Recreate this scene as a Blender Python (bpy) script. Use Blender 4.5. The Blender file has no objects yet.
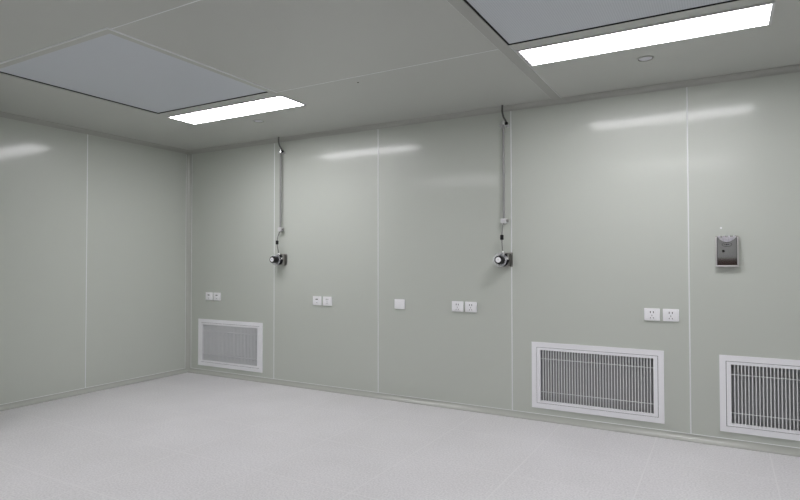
import bpy, bmesh, math
from mathutils import Vector, Matrix

S = bpy.context.scene
COL = S.collection
H = 2.37                        # ceiling height
CAM = Vector((5.0087, -4.2195, 1.1758))
FPX, YAW, PITCH, ROLL = 569.83, -0.51596, 0.020345, -0.00127
RX, FY = 8.40, -5.60            # right wall, front wall (behind the camera)

# ------------------------------------------------------------------ materials
def mat(name, col, rough=0.5, metal=0.0, noise=0.0, nscale=40.0, bump=0.0, bscale=200.0, spec=0.5, emit=None, alpha=1.0, coat=0.0):
    m = bpy.data.materials.new(name); m.use_nodes = True
    nt = m.node_tree; b = nt.nodes['Principled BSDF']
    b.inputs['Base Color'].default_value = (*col, 1)
    b.inputs['Roughness'].default_value = rough
    b.inputs['Metallic'].default_value = metal
    b.inputs['Specular IOR Level'].default_value = spec
    b.inputs['Coat Weight'].default_value = coat
    b.inputs['Coat Roughness'].default_value = 0.12
    b.inputs['Alpha'].default_value = alpha
    tc = nt.nodes.new('ShaderNodeTexCoord')
    if noise:
        n = nt.nodes.new('ShaderNodeTexNoise'); n.inputs['Scale'].default_value = nscale
        n.inputs['Detail'].default_value = 4
        nt.links.new(tc.outputs['Object'], n.inputs['Vector'])
        r = nt.nodes.new('ShaderNodeMix'); r.data_type = 'RGBA'
        r.inputs[6].default_value = (*[c*(1-noise) for c in col], 1)
        r.inputs[7].default_value = (*[min(1, c*(1+noise)) for c in col], 1)
        nt.links.new(n.outputs['Fac'], r.inputs[0]); nt.links.new(r.outputs[2], b.inputs['Base Color'])
    if bump:
        n = nt.nodes.new('ShaderNodeTexNoise'); n.inputs['Scale'].default_value = bscale
        nt.links.new(tc.outputs['Object'], n.inputs['Vector'])
        bp = nt.nodes.new('ShaderNodeBump'); bp.inputs['Strength'].default_value = bump
        bp.inputs['Distance'].default_value = 0.002
        nt.links.new(n.outputs['Fac'], bp.inputs['Height']); nt.links.new(bp.outputs['Normal'], b.inputs['Normal'])
    if emit:
        b.inputs['Emission Color'].default_value = (*emit[0], 1); b.inputs['Emission Strength'].default_value = emit[1]
    return m

PAINT = (0.521, 0.547, 0.500)
M_WALL = mat('painted_steel_panel', PAINT, rough=0.42, noise=0.012, nscale=1.5, spec=0.4, coat=0.42)
M_CEIL = mat('painted_ceiling_panel', (0.50, 0.51, 0.48), rough=0.42, noise=0.012, nscale=1.5, spec=0.4, coat=0.25)
M_COVE = mat('powder_coated_cove', (0.42, 0.425, 0.395), rough=0.30)
M_CORNER = mat('powder_coated_corner', (0.46, 0.47, 0.435), rough=0.25)
M_BASE = mat('powder_coated_base', (0.44, 0.45, 0.415), rough=0.2, spec=0.6)
M_TBAR = mat('ceiling_joint_profile', (0.40, 0.405, 0.38), rough=0.35)
M_BEAD = mat('white_sealant', (0.76, 0.78, 0.78), rough=0.35)
M_WHITE = mat('white_enamel', (0.86, 0.86, 0.89), rough=0.35, noise=0.01)
M_BLADE = mat('grille_enamel', (0.74, 0.75, 0.76), rough=0.4)
M_FILTER = mat('dark_filter_mesh', (0.34, 0.345, 0.35), rough=0.9, noise=0.5, nscale=260, bump=0.6, bscale=500)
M_SHEET = mat('galvanised_duct', (0.16, 0.165, 0.17), rough=0.5, metal=0.3)
M_PLASTIC = mat('white_socket_plastic', (0.86, 0.86, 0.88), rough=0.3)
M_SLOT = mat('socket_slot', (0.03, 0.03, 0.035), rough=0.6)
M_BLACK = mat('black_rubber', (0.010, 0.010, 0.011), rough=0.5, spec=0.25)
M_GASKET = mat('black_gasket', (0.012, 0.013, 0.013), rough=0.8)
M_PIPE = mat('grey_conduit', (0.30, 0.302, 0.295), rough=0.5, metal=0.3, noise=0.1, nscale=30)
M_FLEX = mat('dark_flexible_conduit', (0.13, 0.13, 0.125), rough=0.5, metal=0.3)
M_CABLE = mat('grey_cable', (0.18, 0.18, 0.175), rough=0.5)
M_CHROME = mat('chrome', (0.80, 0.80, 0.80), rough=0.12, metal=1.0)
M_STEEL = mat('brushed_steel', (0.38, 0.37, 0.355), rough=0.28, metal=1.0, noise=0.08, nscale=60)
M_MIRROR = mat('polished_steel', (0.78, 0.77, 0.76), rough=0.05, metal=1.0)
M_BRIGHT = mat('satin_bright_steel', (0.62, 0.61, 0.60), rough=0.4, metal=0.6)
M_TISSUE = mat('white_tissue', (0.86, 0.85, 0.88), rough=0.9)
M_LIGHTFRAME = mat('white_light_frame', (0.62, 0.62, 0.63), rough=0.35)
M_DISC = mat('pale_cover', (0.60, 0.60, 0.64), rough=0.4)
M_DIFF = mat('light_diffuser', (0.9, 0.9, 0.92), rough=0.4, emit=((0.985, 0.965, 1.0), 21.8))
M_CLEAR = mat('clear_plastic', (0.86, 0.88, 0.92), rough=0.2, alpha=0.22)

def plate_mat():                 # finely perforated grey diffuser plate of the filter units
    m = mat('perforated_plate', (0.50, 0.53, 0.57), rough=0.45)
    nt = m.node_tree; b = nt.nodes['Principled BSDF']
    tc = nt.nodes.new('ShaderNodeTexCoord')
    v = nt.nodes.new('ShaderNodeTexVoronoi'); v.inputs['Scale'].default_value = 90; v.inputs['Randomness'].default_value = 0
    nt.links.new(tc.outputs['Object'], v.inputs['Vector'])
    r = nt.nodes.new('ShaderNodeValToRGB')
    r.color_ramp.elements[0].position = 0.28; r.color_ramp.elements[0].color = (0.50, 0.53, 0.57, 1)
    r.color_ramp.elements[1].position = 0.36; r.color_ramp.elements[1].color = (0.60, 0.63, 0.67, 1)
    nt.links.new(v.outputs['Distance'], r.inputs['Fac']); nt.links.new(r.outputs['Color'], b.inputs['Base Color'])
    return m
M_PLATE = plate_mat()

def floor_mat():                 # speckled vinyl sheet squares with thin welded joints
    m = mat('speckled_vinyl', (0.6, 0.6, 0.63), rough=0.42, spec=0.4)
    nt = m.node_tree; b = nt.nodes['Principled BSDF']; L = nt.links.new
    tc = nt.nodes.new('ShaderNodeTexCoord')
    n1 = nt.nodes.new('ShaderNodeTexNoise'); n1.inputs['Scale'].default_value = 95; n1.inputs['Detail'].default_value = 3
    n2 = nt.nodes.new('ShaderNodeTexNoise'); n2.inputs['Scale'].default_value = 2.2; n2.inputs['Detail'].default_value = 5
    L(tc.outputs['Object'], n1.inputs['Vector']); L(tc.outputs['Object'], n2.inputs['Vector'])
    r1 = nt.nodes.new('ShaderNodeValToRGB')
    r1.color_ramp.elements[0].position = 0.36; r1.color_ramp.elements[0].color = (0.60, 0.59, 0.605, 1)
    r1.color_ramp.elements[1].position = 0.62; r1.color_ramp.elements[1].color = (0.72, 0.71, 0.725, 1)
    L(n1.outputs['Fac'], r1.inputs['Fac'])
    r2 = nt.nodes.new('ShaderNodeValToRGB')
    r2.color_ramp.elements[0].position = 0.35; r2.color_ramp.elements[0].color = (0.95, 0.95, 0.945, 1)
    r2.color_ramp.elements[1].position = 0.65; r2.color_ramp.elements[1].color = (1, 1, 1, 1)
    L(n2.outputs['Fac'], r2.inputs['Fac'])
    mx = nt.nodes.new('ShaderNodeMix'); mx.data_type = 'RGBA'; mx.blend_type = 'MULTIPLY'; mx.inputs[0].default_value = 1
    L(r1.outputs['Color'], mx.inputs[6]); L(r2.outputs['Color'], mx.inputs[7])
    br = nt.nodes.new('ShaderNodeTexBrick'); br.offset = 0; br.squash = 1
    br.inputs['Scale'].default_value = 1; br.inputs['Brick Width'].default_value = 0.633
    br.inputs['Row Height'].default_value = 0.633; br.inputs['Mortar Size'].default_value = 0.004
    br.inputs['Mortar Smooth'].default_value = 0.3
    mp = nt.nodes.new('ShaderNodeMapping'); mp.inputs['Location'].default_value = (-3.976+0.633*8, 1.803+0.633*12, 0)
    L(tc.outputs['Object'], mp.inputs['Vector']); L(mp.outputs['Vector'], br.inputs['Vector'])
    m2 = nt.nodes.new('ShaderNodeMix'); m2.data_type = 'RGBA'
    m2.inputs[7].default_value = (0.70, 0.69, 0.70, 1)
    L(br.outputs['Fac'], m2.inputs[0]); L(mx.outputs[2], m2.inputs[6]); L(m2.outputs[2], b.inputs['Base Color'])
    bp = nt.nodes.new('ShaderNodeBump'); bp.inputs['Strength'].default_value = 0.25; bp.inputs['Distance'].default_value = 0.001
    L(n1.outputs['Fac'], bp.inputs['Height']); L(bp.outputs['Normal'], b.inputs['Normal'])
    return m
M_FLOOR = floor_mat()

# ------------------------------------------------------------------ mesh helpers
def box(bm, x0, x1, y0, y1, z0, z1, bev=0.0):
    r = bmesh.ops.create_cube(bm, size=1.0, matrix=Matrix.Translation(((x0+x1)/2, (y0+y1)/2, (z0+z1)/2)) @ Matrix.Diagonal((x1-x0, y1-y0, z1-z0, 1)))
    if bev:
        es = list({e for v in r['verts'] for e in v.link_edges})
        bmesh.ops.bevel(bm, geom=es, offset=bev, segments=3, profile=0.5, affect='EDGES', clamp_overlap=True)

def cyl(bm, p0, p1, r0, r1=None, seg=24, bev=0.0):
    p0, p1 = Vector(p0), Vector(p1); d = p1-p0
    q = Vector((0, 0, 1)).rotation_difference(d.normalized()).to_matrix().to_4x4()
    r = bmesh.ops.create_cone(bm, cap_ends=True, segments=seg, radius1=r0, radius2=r0 if r1 is None else r1, depth=d.length,
                              matrix=Matrix.Translation((p0+p1)/2) @ q)
    if bev:
        es = [e for e in {e for v in r['verts'] for e in v.link_edges} if any(len(f.verts) > 4 for f in e.link_faces)]
        bmesh.ops.bevel(bm, geom=es, offset=bev, segments=2, profile=0.5, affect='EDGES', clamp_overlap=True)

def tube(bm, pts, r, seg=10, ridges=0.0):
    # smooth path through the points (Catmull-Rom), swept by a circle
    P = [Vector(p) for p in pts]; P = [2*P[0]-P[1]] + P + [2*P[-1]-P[-2]]
    C = []
    for i in range(1, len(P)-2):
        for k in range(8):
            t = k/8; a, b, c, d = P[i-1], P[i], P[i+1], P[i+2]
            C.append(0.5*((2*b)+(c-a)*t+(2*a-5*b+4*c-d)*t*t+(3*b-a-3*c+d)*t**3))
    C.append(P[-2]); rings = []; n = Vector((1, 0, 0))
    for i, c in enumerate(C):
        t = (C[min(i+1, len(C)-1)]-C[max(i-1, 0)]).normalized()
        n = (n-t*n.dot(t)); n = n.normalized() if n.length > 1e-4 else t.orthogonal().normalized()
        b = t.cross(n); rr = r*(1+(ridges if i % 2 else -ridges))
        rings.append([bm.verts.new(c+(n*math.cos(2*math.pi*k/seg)+b*math.sin(2*math.pi*k/seg))*rr) for k in range(seg)])
    for A, B in zip(rings, rings[1:]):
        for k in range(seg): bm.faces.new((A[k], A[(k+1) % seg], B[(k+1) % seg], B[k]))
    bm.faces.new(rings[0][::-1]); bm.faces.new(rings[-1])

def sweep(bm, prof, f0, f1):     # closed 2-D profile extruded from placement f0 to f1
    a = [bm.verts.new(f0(u, v)) for u, v in prof]; b = [bm.verts.new(f1(u, v)) for u, v in prof]
    n = len(prof)
    for k in range(n): bm.faces.new((a[k], a[(k+1) % n], b[(k+1) % n], b[k]))
    bm.faces.new(a[::-1]); bm.faces.new(b)

def ring(bm, x0, x1, z0, z1, w, ya, yb, bev=0.0):        # rectangular frame in the xz plane, mitred as one ring
    o = [(x0, z0), (x1, z0), (x1, z1), (x0, z1)]; i = [(x0+w, z0+w), (x1-w, z0+w), (x1-w, z1-w), (x0+w, z1-w)]
    V = [[bm.verts.new((x, y, z)) for x, z in q] for y in (ya, yb) for q in (o, i)]
    of, inf, ob, ib = V
    for k in range(4):
        j = (k+1) % 4
        bm.faces.new((of[k], of[j], inf[j], inf[k])); bm.faces.new((ob[j], ob[k], ib[k], ib[j]))
        bm.faces.new((of[j], of[k], ob[k], ob[j])); bm.faces.new((inf[k], inf[j], ib[j], ib[k]))
    if bev:
        es = [e for e in bm.edges if all(v in of or v in inf for v in e.verts) and abs(e.calc_face_angle(0)) > 0.5]
        bmesh.ops.bevel(bm, geom=es, offset=bev, segments=2, profile=0.5, affect='EDGES', clamp_overlap=True)

def ringxy(bm, x0, x1, y0, y1, w, za, zb):               # the same ring lying under the ceiling
    n0 = len(bm.verts); ring(bm, x0, x1, y0, y1, w, za, zb)
    for v in list(bm.verts)[n0:]: v.co = Vector((v.co.x, v.co.z, v.co.y))

def obj(name, bm, m, parent=None, smooth=False, at=None):
    bmesh.ops.recalc_face_normals(bm, faces=bm.faces[:])
    if at is not None:
        for v in bm.verts: v.co -= Vector(at)
    me = bpy.data.meshes.new(name); bm.to_mesh(me); bm.free()
    o = bpy.data.objects.new(name, me); COL.objects.link(o); me.materials.append(m)
    if smooth:
        for p in me.polygons: p.use_smooth = True
        me.set_sharp_from_angle(angle=math.radians(38))
    if parent is not None: o.parent = parent
    if at is not None and parent is None: o.location = at
    return o

def empty(name, loc, label, cat, group=None):
    o = bpy.data.objects.new(name, None); o.empty_display_size = 0.05; COL.objects.link(o); o.location = loc
    o['label'] = label; o['category'] = cat
    if group: o['group'] = group
    return o

def structure(name, bm, m, smooth=False, label=None):
    o = obj(name, bm, m, None, smooth); o['kind'] = 'structure'
    if label: o['label'] = label
    return o

def dup(root, loc, label, group=None):
    r = root.copy(); COL.objects.link(r); r.location = loc; r['label'] = label
    if group: r['group'] = group
    for c in list(root.children):
        d = c.copy(); COL.objects.link(d); d.parent = r
        for g in list(c.children):
            e = g.copy(); COL.objects.link(e); e.parent = d
    return r

# ------------------------------------------------------------------ the room
T = 0.08
VENTS = [(0.160, 1.062), (3.752, 4.654), (4.979, 5.881)]          # outer frames along the back wall
VZ0, VZ1 = 0.087, 0.574
HOLES = [(a+0.05, b-0.05) for a, b in VENTS]; HZ0, HZ1 = VZ0+0.046, VZ1-0.046

bm = bmesh.new()
xs = [-T] + [x for h in HOLES for x in h] + [RX+T]
for k in range(len(xs)-1):
    a, b = xs[k], xs[k+1]
    if k % 2 == 0: box(bm, a, b, 0, T, 0, H)
    else: box(bm, a, b, 0, T, 0, HZ0); box(bm, a, b, 0, T, HZ1, H)
bmesh.ops.remove_doubles(bm, verts=bm.verts[:], dist=1e-5)
structure('wall_back', bm, M_WALL)
bm = bmesh.new(); box(bm, -T, 0, FY, 0, 0, H); structure('wall_left', bm, M_WALL)
bm = bmesh.new(); box(bm, RX, RX+T, FY, 0, 0, H); structure('wall_right', bm, M_WALL)
bm = bmesh.new(); box(bm, -T, RX+T, FY-T, FY, 0, H); structure('wall_front', bm, M_WALL)
bm = bmesh.new(); box(bm, -T, RX+T, FY-T, T, -0.08, 0); structure('floor', bm, M_FLOOR)
bm = bmesh.new(); box(bm, -T, RX+T, FY-T, T, H, H+0.08); structure('ceiling', bm, M_CEIL)

# unseen two-tone panel added behind the camera to darken the steel box's reflection
dr = bpy.data.objects.new('added_reflector_1', None); COL.objects.link(dr); dr.location = (5.0, FY, 0); dr['kind'] = 'structure'
M_REFL_DARK = mat('reflector_brown', (0.045, 0.018, 0.012), rough=0.5, noise=0.25, nscale=6)
M_REFL_PALE = mat('reflector_grey', (0.42, 0.43, 0.43), rough=0.3)
bm = bmesh.new(); box(bm, -0.45, 0.45, 0, 0.04, 0.045, 1.215); obj('lower_panel', bm, M_REFL_DARK, dr)
bm = bmesh.new(); box(bm, -0.45, 0.45, 0, 0.03, 1.215, 2.08); obj('upper_panel', bm, M_REFL_PALE, dr)
bm = bmesh.new(); box(bm, -0.51, -0.45, 0, 0.05, 0.045, 2.14); box(bm, 0.45, 0.51, 0, 0.05, 0.045, 2.14); box(bm, -0.45, 0.45, 0, 0.05, 2.08, 2.14)
obj('reflector_frame', bm, M_STEEL, dr)
# coves
def cove(r, lip=0.004, n=10):    # u: out from the wall, v: away from the floor/ceiling; concave quarter round with thin lips
    p = [(0, 0), (r, 0), (r, lip)]
    for k in range(n+1):
        a = math.radians(270-90*k/n)
        p.append((lip+(r-lip)+(r-lip)*math.cos(a), r+(r-lip)*math.sin(a)))
    p += [(0, r)]
    return p
CT, CB, CC = cove(0.037), cove(0.041), cove(0.040)
ZT = H
runs = {'back': (lambda u, v, s: (-0.0, -u, v), ), }
def cove_run(name, prof, wall, top, m):
    sg = -1 if top else 1; z = H if top else 0
    f = {'back': (lambda u, v: (0, -u, z+sg*v), lambda u, v: (RX, -u, z+sg*v)),
         'left': (lambda u, v: (u, 0, z+sg*v), lambda u, v: (u, FY, z+sg*v)),
         'right': (lambda u, v: (RX-u, 0, z+sg*v), lambda u, v: (RX-u, FY, z+sg*v)),
         'front': (lambda u, v: (0, FY+u, z+sg*v), lambda u, v: (RX, FY+u, z+sg*v))}[wall]
    bm = bmesh.new(); sweep(bm, prof, *f); return structure(name, bm, m, True)
for w in ('back', 'left', 'right', 'front'):
    cove_run('baseboard_'+w, CB, w, False, M_BASE)
for k, w in enumerate(('back', 'left', 'right', 'front')):
    cove_run('trim_%d' % (k+1), CT, w, True, M_COVE)
bm = bmesh.new(); sweep(bm, CC, lambda u, v: (u, -v, 0.03), lambda u, v: (u, -v, H-0.03)); structure('trim_5', bm, M_CORNER, True)

# thin bright upper lip line of the base cove (metal edge)
tn = [6]
def trim(bm, m, smooth=False):
    o = structure('trim_%d' % tn[0], bm, m, smooth); tn[0] += 1; return o
# sealant beads in the wall panel joints: a low half round
def bead_profile(w=0.009, h=0.0022, n=6):
    return [(-w/2, -0.001)] + [(-w/2*math.cos(math.pi*k/n), h*math.sin(math.pi*k/n)) for k in range(n+1)] + [(w/2, -0.001)]
BP = bead_profile()
for x in (1.2074, 2.396, 3.598, 4.8106, 6.01, 7.21):
    bm = bmesh.new(); sweep(bm, BP, lambda u, v: (x+u, -v, 0.042), lambda u, v: (x+u, -v, H-0.037)); trim(bm, M_BEAD, True)
for y in (-1.1357, -2.335, -3.535, -4.735):
    bm = bmesh.new(); sweep(bm, BP, lambda u, v: (v, y+u, 0.042), lambda u, v: (v, y+u, H-0.037)); trim(bm, M_BEAD, True)

for P0, P1 in (((0.041, -0.0005, 0.044), (0.041, -0.0005, H-0.038)), ((0.0005, -0.041, 0.044), (0.0005, -0.041, H-0.038)),
               ((0.04, -0.0015, 0.0425), (RX, -0.0015, 0.0425)), ((0.0015, -0.04, 0.0425), (0.0015, FY, 0.0425))):
    bm = bmesh.new(); cyl(bm, P0, P1, 0.0024, seg=8); trim(bm, M_BEAD, True)

K = (H-CAM.z)/1.2055
def C(x, y, k=K): return CAM.x+(x-5.0087)*k, CAM.y+(y+4.2195)*k
# ceiling joint profile (flat T bar) running away from the camera, and its repeat beyond the frame
tb0, tb1 = C(3.914, 0)[0], C(3.981, 0)[0]
for dx in (0, 3.0):
    bm = bmesh.new(); box(bm, tb0+dx, tb1+dx, FY+0.037, -0.036, H-0.004, H+0.002, 0.001); trim(bm, M_TBAR)
    # its bright edges
for x in (tb0, tb1):
    bm = bmesh.new(); sweep(bm, bead_profile(0.006, 0.0016), lambda u, v: (x+u, FY+0.04, H-v-0.001), lambda u, v: (x+u, -0.037, H-v-0.001)); trim(bm, M_BEAD, True)
# sealed joints between ceiling panels
SB = bead_profile(0.007, 0.0012)
ys = C(0, -1.147)[1]; y2 = C(0, -2.412)[1]
for (xa, xb, y) in ((2.235, tb0, ys), (2.262, tb0, y2)):
    bm = bmesh.new(); sweep(bm, SB, lambda u, v: (xa, y+u, H-v), lambda u, v: (xb, y+u, H-v)); trim(bm, M_BEAD, True)

# unseen block added against the left wall to shade the floor beside it
bm = bmesh.new(); box(bm, 0.0, 0.70, -3.3, -2.27, 0, H); structure('added_shade_block', bm, M_WALL)
# ------------------------------------------------------------------ ceiling lights
GL = 'flat ceiling light panels'
def light(x0, x1, y0, y1, label):
    c = ((x0+x1)/2, (y0+y1)/2, H); o = empty('ceiling_light', c, label, 'ceiling light', GL)
    w, d = (x1-x0)/2, (y1-y0)/2
    bm = bmesh.new(); ringxy(bm, -w-0.012, w+0.012, -d-0.012, d+0.012, 0.013, -0.006, 0.004); obj('frame', bm, M_LIGHTFRAME, o)
    bm = bmesh.new(); box(bm, -w, w, -d, d, -0.0045, 0.002); obj('diffuser', bm, M_DIFF, o)
    return o
lx0, ly0 = C(1.016, -1.070); lx1, ly1 = C(2.226, -0.804)
rx0, _ = C(4.006, -1.07); rx1, _ = C(5.231, -0.8)
LW, LD = 1.203, ly1-ly0
LL = light(lx0, lx0+LW, ly0, ly1, 'slim lit ceiling panel beside the left filter panel, near the corner')
ry = -3.52
LIGHTS = [((rx0+LW/2, (ly0+ly1)/2), 'long lit ceiling panel at the top right, beside the ceiling strip'),
          ((lx0+LW/2, ry), 'lit ceiling panel further forward in the left bay'),
          ((rx0+LW/2, ry), 'lit ceiling panel overhead near the camera in the middle bay'),
          ((rx0+3.0+LW/2, (ly0+ly1)/2), 'lit ceiling panel by the back wall in the right bay')]
for (x, y), lab in LIGHTS:
    dup(LL, (x, y, H), lab)

# ------------------------------------------------------------------ filter panels in the ceiling
KP = (2.366-CAM.z)/1.2055
def hepa(x0, x1, y0, y1, name_label, flange=0.040, left=True, beadl=True):
    c = ((x0+x1)/2, (y0+y1)/2, H); o = empty('ceiling_filter_panel', c, name_label, 'air filter', 'square filter panels in the ceiling')
    w, d = (x1-x0)/2, (y1-y0)/2
    bm = bmesh.new(); f = flange
    # flange of four strips (narrow on the left where it meets the joint profile)
    fl = f if left else 0.002
    box(bm, -w-fl, w+f, d, d+f, -0.007, 0.001); box(bm, -w-fl, w+f, -d-f, -d, -0.007, 0.001)
    box(bm, w, w+f, -d, d, -0.007, 0.001); box(bm, -w-fl, -w, -d, d, -0.012, 0.001)
    bmesh.ops.remove_doubles(bm, verts=bm.verts[:], dist=1e-5)
    obj('frame', bm, M_CEIL, o)
    bm = bmesh.new(); ringxy(bm, -w, w, -d, d, 0.001, -0.0062, 0.001); ringxy(bm, -w, w, -d, d, 0.008, -0.0004, 0.001)
    obj('gasket', bm, M_GASKET, o)
    bm = bmesh.new(); box(bm, -w+0.008, w-0.008, -d+0.008, d-0.008, -0.0015, 0.002); obj('diffuser_plate', bm, M_PLATE, o)
    # sealant bead round the flange, on the two sides facing the room
    bm = bmesh.new(); b = 0.004
    pr = [(0, 0.001), (0, -0.0068), (0.003, -0.0066), (0.006, -0.0035), (0.0075, 0.001)]
    sweep(bm, pr, lambda u, v: (-w-fl, -d-f-u, v), lambda u, v: (w+f+u, -d-f-u, v))
    sweep(bm, pr, lambda u, v: (w+f+u, -d-f-u, v), lambda u, v: (w+f+u, d+f, v))
    bmesh.ops.remove_doubles(bm, verts=bm.verts[:], dist=1e-5)
    obj('sealant', bm, M_BEAD, o)
    return o
hx0, hy0 = C(1.030, -2.383, KP); hx1, hy1 = C(2.213, -1.180, KP)
hepa(hx0, hx1, hy0, hy1, 'square grey filter panel in the ceiling at the upper left')
gx0, _ = C(3.981, 0, KP)
hepa(gx0, gx0+(hx1-hx0), hy0, hy1, 'grey filter panel cut by the top edge, right of the ceiling strip', left=False)

# ------------------------------------------------------------------ small ceiling fittings
def disc(x, y, label):
    o = empty('ceiling_disc', (x, y, H), label, 'ceiling disc', 'small round ceiling covers')
    bm = bmesh.new(); n = 40; pr = [(0.047, 0.001), (0.046, -0.004), (0.041, -0.004), (0.040, 0.001)]
    V = [[bm.verts.new((r*math.cos(2*math.pi*k/n), r*math.sin(2*math.pi*k/n), z)) for r, z in pr] for k in range(n)]
    for k in range(n):
        for j in range(4): bm.faces.new((V[k][j], V[(k+1) % n][j], V[(k+1) % n][(j+1) % 4], V[k][(j+1) % 4]))
    obj('rim', bm, M_CEIL, o, True)
    bm = bmesh.new(); cyl(bm, (0, 0, 0.001), (0, 0, -0.0005), 0.0402, seg=40); obj('gap', bm, M_GASKET, o)
    bm = bmesh.new(); cyl(bm, (0, 0, 0.001), (0, 0, -0.0015), 0.0365, seg=40); obj('cover', bm, M_DISC, o)
    return o
D1 = disc(*C(4.620, -0.572), 'small pale round ceiling cover below the right light panel')
dup(D1, (*C(1.560, -0.590), H), 'small round ceiling cover beyond the left light panel')
bm = bmesh.new(); x, y = C(2.884, -1.043); cyl(bm, (0, 0, 0.001), (0, 0, -0.003), 0.007, 0.004, seg=16)
o = obj('ceiling_screw', bm, M_BLACK, None, True); o.location = (x, y, H)
o['label'] = 'tiny dark screw head alone on the ceiling, mid left'; o['category'] = 'screw'

# ------------------------------------------------------------------ return air grilles
GV = 'return air grilles low on the back wall'
def vent(x0, x1, label):
    w, h = (x1-x0)/2, (VZ1-VZ0)/2; zc = (VZ0+VZ1)/2
    o = empty('air_return_grille', ((x0+x1)/2, 0, zc), label, 'air vent', GV)
    bm = bmesh.new(); ring(bm, -w, w, -h, h, 0.036, -0.008, 0.0005, 0.002); obj('outer_frame', bm, M_WHITE, o)
    wi, hi = w-0.0390, h-0.0390
    bm = bmesh.new(); ring(bm, -wi, wi, -hi, hi, 0.026, -0.007, 0.012, 0.0015)
    for v in bm.verts:                      # thinner rails above and below than at the sides
        if abs(v.co.z) < hi-0.012: v.co.z += math.copysign(0.0085, v.co.z)
    obj('inner_frame', bm, M_WHITE, o)
    # dark slit between the two frames
    bm = bmesh.new(); ring(bm, -w+0.034, w-0.034, -h+0.034, h-0.034, 0.008, -0.002, 0.0); obj('frame_gap', bm, M_GASKET, o)
    gi, gz = wi-0.026, hi-0.0175
    bm = bmesh.new(); n = 40; p = 2*gi/n
    for k in range(1, n):
        x = -gi+k*p
        sweep(bm, [(x-0.0032, -0.003), (x-0.0022, -0.005), (x+0.0022, -0.005), (x+0.0032, -0.003), (x+0.0014, 0.013), (x-0.0014, 0.013)],
              lambda u, v: (u, v, -gz-0.003), lambda u, v: (u, v, gz+0.003))
    obj('louvre', bm, M_BLADE, o)
    for z in (-gz*0.64, gz*0.66):
        bm = bmesh.new(); cyl(bm, (-gi-0.002, -0.0045, z), (gi+0.002, -0.0045, z), 0.0024, seg=8); obj('rod', bm, M_BLADE, o, True)
    bm = bmesh.new(); ring(bm, -w+0.051, w-0.051, -h+0.047, h-0.047, 0.002, 0.010, 0.062); obj('duct_sleeve', bm, M_SHEET, o)
    bm = bmesh.new(); box(bm, -w+0.052, w-0.052, 0.050, 0.056, -h+0.048, h-0.048); obj('filter', bm, M_FILTER, o)
    return o
V1 = vent(*VENTS[0], 'white air grille by the room corner, leftmost and smallest looking of three')
for (a, b), lab in ((VENTS[1], 'white framed air grille low on the wall under the paired sockets, middle one'),
                    (VENTS[2], 'white air grille cut off by the right edge of the photo')):
    dup(V1, ((a+b)/2, 0, (VZ0+VZ1)/2), lab)

# ------------------------------------------------------------------ sockets
GS = 'white sockets on the back wall'
SW, SH, SZ = 0.049, 0.041, 0.815
def socket(x, label, style):
    o = empty('wall_socket', (x, 0, SZ), label, 'wall socket', GS)
    bm = bmesh.new(); box(bm, -SW, SW, -0.012, 0.001, -SH, SH, 0.003); obj('cover_plate', bm, M_PLASTIC, o, True)
    bm = bmesh.new(); box(bm, -SW*0.66, SW*0.66, -0.0135, -0.008, -SH*0.78, SH*0.78, 0.0012); obj('insert', bm, M_PLASTIC, o, True)
    y0, y1 = -0.0142, -0.0125
    def slot(x0, x1, z0, z1, rot=0.0):
        bm = bmesh.new(); box(bm, x0, x1, y0, y1, z0, z1)
        c = Vector(((x0+x1)/2, 0, (z0+z1)/2)); R = Matrix.Rotation(math.radians(rot), 4, 'Y')
        for v in bm.verts: v.co = R @ (v.co-c) + c
        obj('slot', bm, M_SLOT, o)
    if style == 'five':
        for s in (-1, 1):
            slot(s*0.0095-0.0024, s*0.0095+0.0024, 0.010, 0.023)
            slot(s*0.0095-0.0017, s*0.0095+0.0017, -0.0265, -0.0175, s*-30)
        slot(-0.0017, 0.0017, -0.010, -0.001)
    else:                        # one wide dark port over a small one
        slot(-0.014, 0.014, 0.010, 0.018); slot(-0.008, 0.008, -0.0195, -0.0165)
    return o
SA = socket(4.584, 'left socket of the pair above the middle air grille', 'five')
for x, lab in ((4.700, 'right socket of the pair above the middle air grille, beside the panel joint'),
               (3.150, 'left socket of the pair between the blank plate and the right conduit'),
               (3.265, 'right socket of the pair left of the middle air grille, under the right conduit'),
               (1.856, 'right plate of the socket pair right of the left conduit'),
               ):
    dup(SA, (x, 0, SZ), lab)
SD = socket(0.320, 'left plate of the pair above the leftmost air grille', 'data')
dup(SD, (0.437, 0, SZ), 'right plate of the pair above the leftmost air grille')
dup(SD, (1.738, 0, SZ), 'left plate of the pair right of the left conduit, with a dark port')
o = empty('blank_wall_plate', (2.615, 0, SZ), 'single plain white wall plate just right of a panel joint', 'wall plate')
bm = bmesh.new(); box(bm, -SW, SW, -0.012, 0.001, -SH, SH, 0.003); obj('cover_plate', bm, M_PLASTIC, o, True)
bm = bmesh.new(); box(bm, -SW*0.25, SW*0.25, -0.0136, -0.010, -SH*0.5, SH*0.5, 0.001); obj('rocker', bm, M_PLASTIC, o, True)

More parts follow.
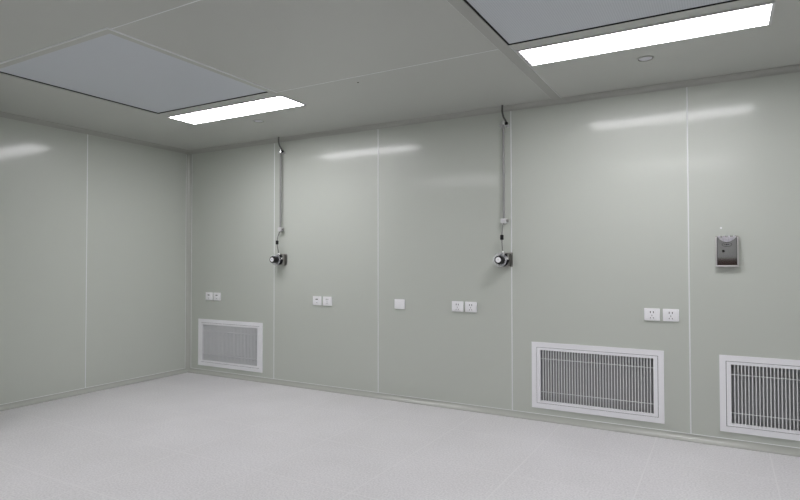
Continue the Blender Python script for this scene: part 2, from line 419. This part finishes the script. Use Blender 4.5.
# ------------------------------------------------------------------ conduits and the fittings below them
def conduit(x, top, label, hang):
    o = empty('cable_conduit', (x, 0, 1.47), label, 'conduit', 'vertical conduits on the back wall')
    zt, zb = 2.238-1.47, 0.028; Y = -0.032
    bm = bmesh.new(); cyl(bm, (0, Y, zb), (0, Y, zt), 0.0095, seg=20); obj('pipe', bm, M_PIPE, o, True)
    bm = bmesh.new(); tube(bm, [(0.024, Y, zt-0.012), (0.020, Y-0.002, zt+0.012), (0.008, Y-0.020, zt+0.045), (0.003, Y-0.033, zt+0.085), (0.004, Y-0.033, H-1.47+0.001)], 0.0075, 10, 0.06)
    obj('flexible_conduit', bm, M_FLEX, o, True)
    bm = bmesh.new()
    box(bm, -0.036, 0.036, -0.036, -0.0, zt-0.017, zt-0.010, 0.002)
    box(bm, -0.036, -0.020, -0.006, 0.001, zt-0.03, zt-0.010); box(bm, 0.020, 0.036, -0.006, 0.001, zt-0.03, zt-0.010)
    obj('saddle_clip', bm, M_LIGHTFRAME, o)
    bm = bmesh.new(); cyl(bm, (0, Y, zt-0.012), (0, Y, zt+0.016), 0.0135, seg=6); obj('gland_nut', bm, M_CHROME, o)
    bm = bmesh.new(); cyl(bm, (0.024, Y, zt-0.016), (0.024, Y, zt+0.006), 0.012, seg=16, bev=0.002); obj('end_sleeve', bm, M_BLACK, o, True)
    bm = bmesh.new(); box(bm, -0.021, 0.021, -0.050, 0.0005, -0.002, 0.034, 0.004); obj('terminal_block', bm, M_LIGHTFRAME, o, True)
    bm = bmesh.new(); cyl(bm, (0.020, -0.03, 0.018), (0.036, -0.03, 0.018), 0.011, seg=16, bev=0.002); obj('block_cap', bm, M_STEEL, o, True)
    bm = bmesh.new(); tube(bm, [(0, Y, 0.0), (-0.004, Y-0.02, -0.03), (hang, -0.075, -0.085), (hang, -0.078, -0.13), (-0.004, -0.062, -0.175), (-0.004, -0.055, -0.212)], 0.0042, 8)
    obj('cable', bm, M_CABLE, o, True)
    bm = bmesh.new(); cyl(bm, (hang, -0.078, -0.130), (hang, -0.077, -0.092), 0.0135, seg=18, bev=0.004); obj('ferrite_core', bm, M_BLACK, o, True)
    return o
CD = conduit(1.314, -0.05, 'left wall conduit, grey pipe dropping from the ceiling beside a panel joint', 0.0)
dup(CD, (3.549, 0, 1.47), 'right wall conduit, grey pipe between the two light reflections')

def device(x, z, label):
    o = empty('wall_valve', (x, 0, z), label, 'wall valve', 'steel valves with black knobs under the conduits')
    bm = bmesh.new(); box(bm, -0.058, 0.055, -0.004, 0.0005, -0.054, 0.056, 0.0015); obj('mounting_plate', bm, M_STEEL, o)
    for sx in (-0.049, 0.047):
        for sz in (-0.042, 0.042):
            bm = bmesh.new(); cyl(bm, (sx, -0.003, sz), (sx, -0.008, sz), 0.005, 0.004, seg=12); obj('screw', bm, M_CHROME, o, True)
    bm = bmesh.new(); box(bm, -0.050, 0.036, -0.042, -0.0035, -0.052, 0.050, 0.004); obj('body', bm, M_STEEL, o, True)
    bm = bmesh.new(); cyl(bm, (-0.022, -0.050, 0.012), (0.040, -0.050, 0.012), 0.0125, seg=20, bev=0.002); obj('barrel', bm, M_CHROME, o, True)
    bm = bmesh.new(); cyl(bm, (-0.004, -0.052, 0.020), (-0.004, -0.052, 0.062), 0.0085, seg=16, bev=0.002); obj('inlet', bm, M_CHROME, o, True)
    bm = bmesh.new(); box(bm, 0.012, 0.021, -0.046, -0.040, 0.020, 0.048); obj('slot', bm, M_BLACK, o)
    bm = bmesh.new(); cyl(bm, (-0.008, -0.041, 0), (-0.008, -0.056, 0), 0.050, 0.047, seg=32, bev=0.002); obj('flange', bm, M_BLACK, o, True)
    bm = bmesh.new(); cyl(bm, (-0.012, -0.055, 0), (-0.012, -0.078, 0), 0.018, seg=24); obj('stem', bm, M_CHROME, o, True)
    bm = bmesh.new(); cyl(bm, (-0.022, -0.076, 0), (-0.022, -0.079, 0), 0.056, seg=40); obj('clear_disc', bm, M_CLEAR, o, True)
    bm = bmesh.new(); cyl(bm, (-0.012, -0.0785, 0), (-0.012, -0.140, 0), 0.033, 0.031, seg=28, bev=0.003)
    kn = obj('knob', bm, M_BLACK, o, True)
    bm = bmesh.new(); cyl(bm, (-0.012, -0.139, 0), (-0.012, -0.142, 0), 0.021, seg=28, bev=0.001); obj('knob_face', bm, M_PLASTIC, kn, True)
    bm = bmesh.new(); cyl(bm, (-0.012, -0.1415, 0), (-0.012, -0.1428, 0), 0.003, seg=10); obj('face_dot', bm, M_SLOT, kn, True)
    return o
DV = device(1.318, 1.196, 'left steel wall valve with black knob, hanging below the left conduit')
dup(DV, (3.553, 0, 1.188), 'right steel wall valve with black knob and pale disc below the right conduit')

# ------------------------------------------------------------------ polished steel box on the right
bx0, bx1, bz0, bz1 = 4.966, 5.094, 1.140, 1.338
o = empty('steel_dispenser', ((bx0+bx1)/2, 0, bz0), 'polished steel wall box with a scooped top, alone on the right', 'dispenser')
w, h = (bx1-bx0)/2, bz1-bz0
bm = bmesh.new()                  # open-topped shell: back, sides and base
box(bm, -w, w, -0.003, 0.0005, 0, h); box(bm, -w, -w+0.002, -0.026, -0.003, 0, h-0.004); box(bm, w-0.002, w, -0.026, -0.003, 0, h-0.004)
box(bm, -w, w, -0.026, -0.003, 0, 0.010)
obj('body', bm, M_STEEL, o)
bm = bmesh.new(); box(bm, -w, w, -0.034, -0.020, 0.0, 0.009, 0.002); obj('bottom_ledge', bm, M_BRIGHT, o, True)
bm = bmesh.new(); n = 24            # front plate with a scooped upper edge, gently bowed
top = lambda t: h-0.006-0.034*(1-t*t)
va, vb = [], []
for k in range(n+1):
    t = -1+2*k/n; x = t*(w-0.011); b = -0.030-0.0004*(1-t*t)
    va.append([bm.verts.new((x, b, z)) for z in (0.012, 0.06, 0.11, top(t))]); vb.append([bm.verts.new((x, b+0.003, z)) for z in (0.012, 0.06, 0.11, top(t))])
for k in range(n):
    for j in range(3):
        bm.faces.new((va[k][j], va[k+1][j], va[k+1][j+1], va[k][j+1])); bm.faces.new((vb[k+1][j], vb[k][j], vb[k][j+1], vb[k+1][j+1]))
    bm.faces.new((va[k][3], va[k+1][3], vb[k+1][3], vb[k][3])); bm.faces.new((va[k+1][0], va[k][0], vb[k][0], vb[k+1][0]))
for k in (0, n):
    for j in range(3): bm.faces.new((va[k][j], va[k][j+1], vb[k][j+1], vb[k][j]))
fp = obj('front_plate', bm, M_MIRROR, o, True)
for s in (-1, 1):
    bm = bmesh.new(); xa = s*(w-0.006); xa = s*(w-0.004); box(bm, xa-0.004, xa+0.004, -0.033, -0.020, 0.006, h-0.006, 0.001); obj('side_rail', bm, M_BRIGHT, o, True)
    bm = bmesh.new(); xa = s*(w-0.0095); box(bm, xa-0.0015, xa+0.0015, -0.0305, -0.020, 0.010, h-0.012); obj('rail_gap', bm, M_SLOT, o)
bm = bmesh.new()                  # oval emblem outline
pts = [(0.027*math.cos(a), -0.0308, 0.142+0.013*math.sin(a)) for a in [2*math.pi*k/24 for k in range(25)]]
tube(bm, pts, 0.0012, 6); obj('oval_emblem', bm, M_SLOT, fp, True)
bm = bmesh.new()
for a, b in ((-0.014, -0.009), (-0.006, 0.004), (0.007, 0.012)): box(bm, a, b, -0.0311, -0.0295, 0.139, 0.146)
obj('emblem_mark', bm, M_SLOT, fp)
bm = bmesh.new(); cyl(bm, (-0.020, -0.029, 0.100), (-0.020, -0.0335, 0.100), 0.0085, seg=18); obj('lock', bm, M_BLACK, fp, True)
# crumpled tissue showing in the scoop
bm = bmesh.new(); nx, nz = 26, 8; g = []
for i in range(nx+1):
    row = []
    for j in range(nz+1):
        u, v = i/nx, j/nz
        x = (u-0.5)*2*(w-0.012); z = 0.125+v*(h-0.128+0.006*math.sin(u*23)+0.004*math.sin(u*51+1))
        y = -0.019+0.008*v+0.004*math.sin(u*31+v*9)+0.003*math.sin(u*57-v*17)
        row.append(bm.verts.new((x, y, z)))
    g.append(row)
for i in range(nx):
    for j in range(nz): bm.faces.new((g[i][j], g[i+1][j], g[i+1][j+1], g[i][j+1]))
r = bmesh.ops.solidify(bm, geom=bm.faces[:], thickness=0.002)
obj('tissue', bm, M_TISSUE, o)
bm = bmesh.new(); cyl(bm, (0, 0.0005, 0), (0, -0.002, 0), 0.006, seg=16)
s = obj('wall_plug', bm, M_PLASTIC, None, True); s.location = (4.998, 0, 1.390)
s['label'] = 'tiny white plug on the wall above the steel box'; s['category'] = 'plug'

# ------------------------------------------------------------------ world, camera, colour
w = bpy.data.worlds.new('world'); S.world = w; w.use_nodes = True
w.node_tree.nodes['Background'].inputs[0].default_value = (0.02, 0.02, 0.02, 1)

cd = bpy.data.cameras.new('camera'); cam = bpy.data.objects.new('camera', cd); COL.objects.link(cam); S.camera = cam
f = Vector((math.sin(YAW)*math.cos(PITCH), math.cos(YAW)*math.cos(PITCH), math.sin(PITCH)))
r = Vector((math.cos(YAW), -math.sin(YAW), 0)); u = r.cross(f)
c, s = math.cos(ROLL), math.sin(ROLL)
r, u = c*r+s*u, -s*r+c*u
cam.matrix_world = Matrix(((r.x, u.x, -f.x, CAM.x), (r.y, u.y, -f.y, CAM.y), (r.z, u.z, -f.z, CAM.z), (0, 0, 0, 1)))
cd.sensor_fit = 'HORIZONTAL'; cd.sensor_width = 36; cd.lens = FPX/800*36; cd.clip_start = 0.02
S.view_settings.view_transform = 'Standard'; S.view_settings.look = 'None'
S.view_settings.exposure = 0.0; S.view_settings.gamma = 1; S.view_settings.use_curve_mapping = False
S.cycles.max_bounces = 16; S.cycles.diffuse_bounces = 10
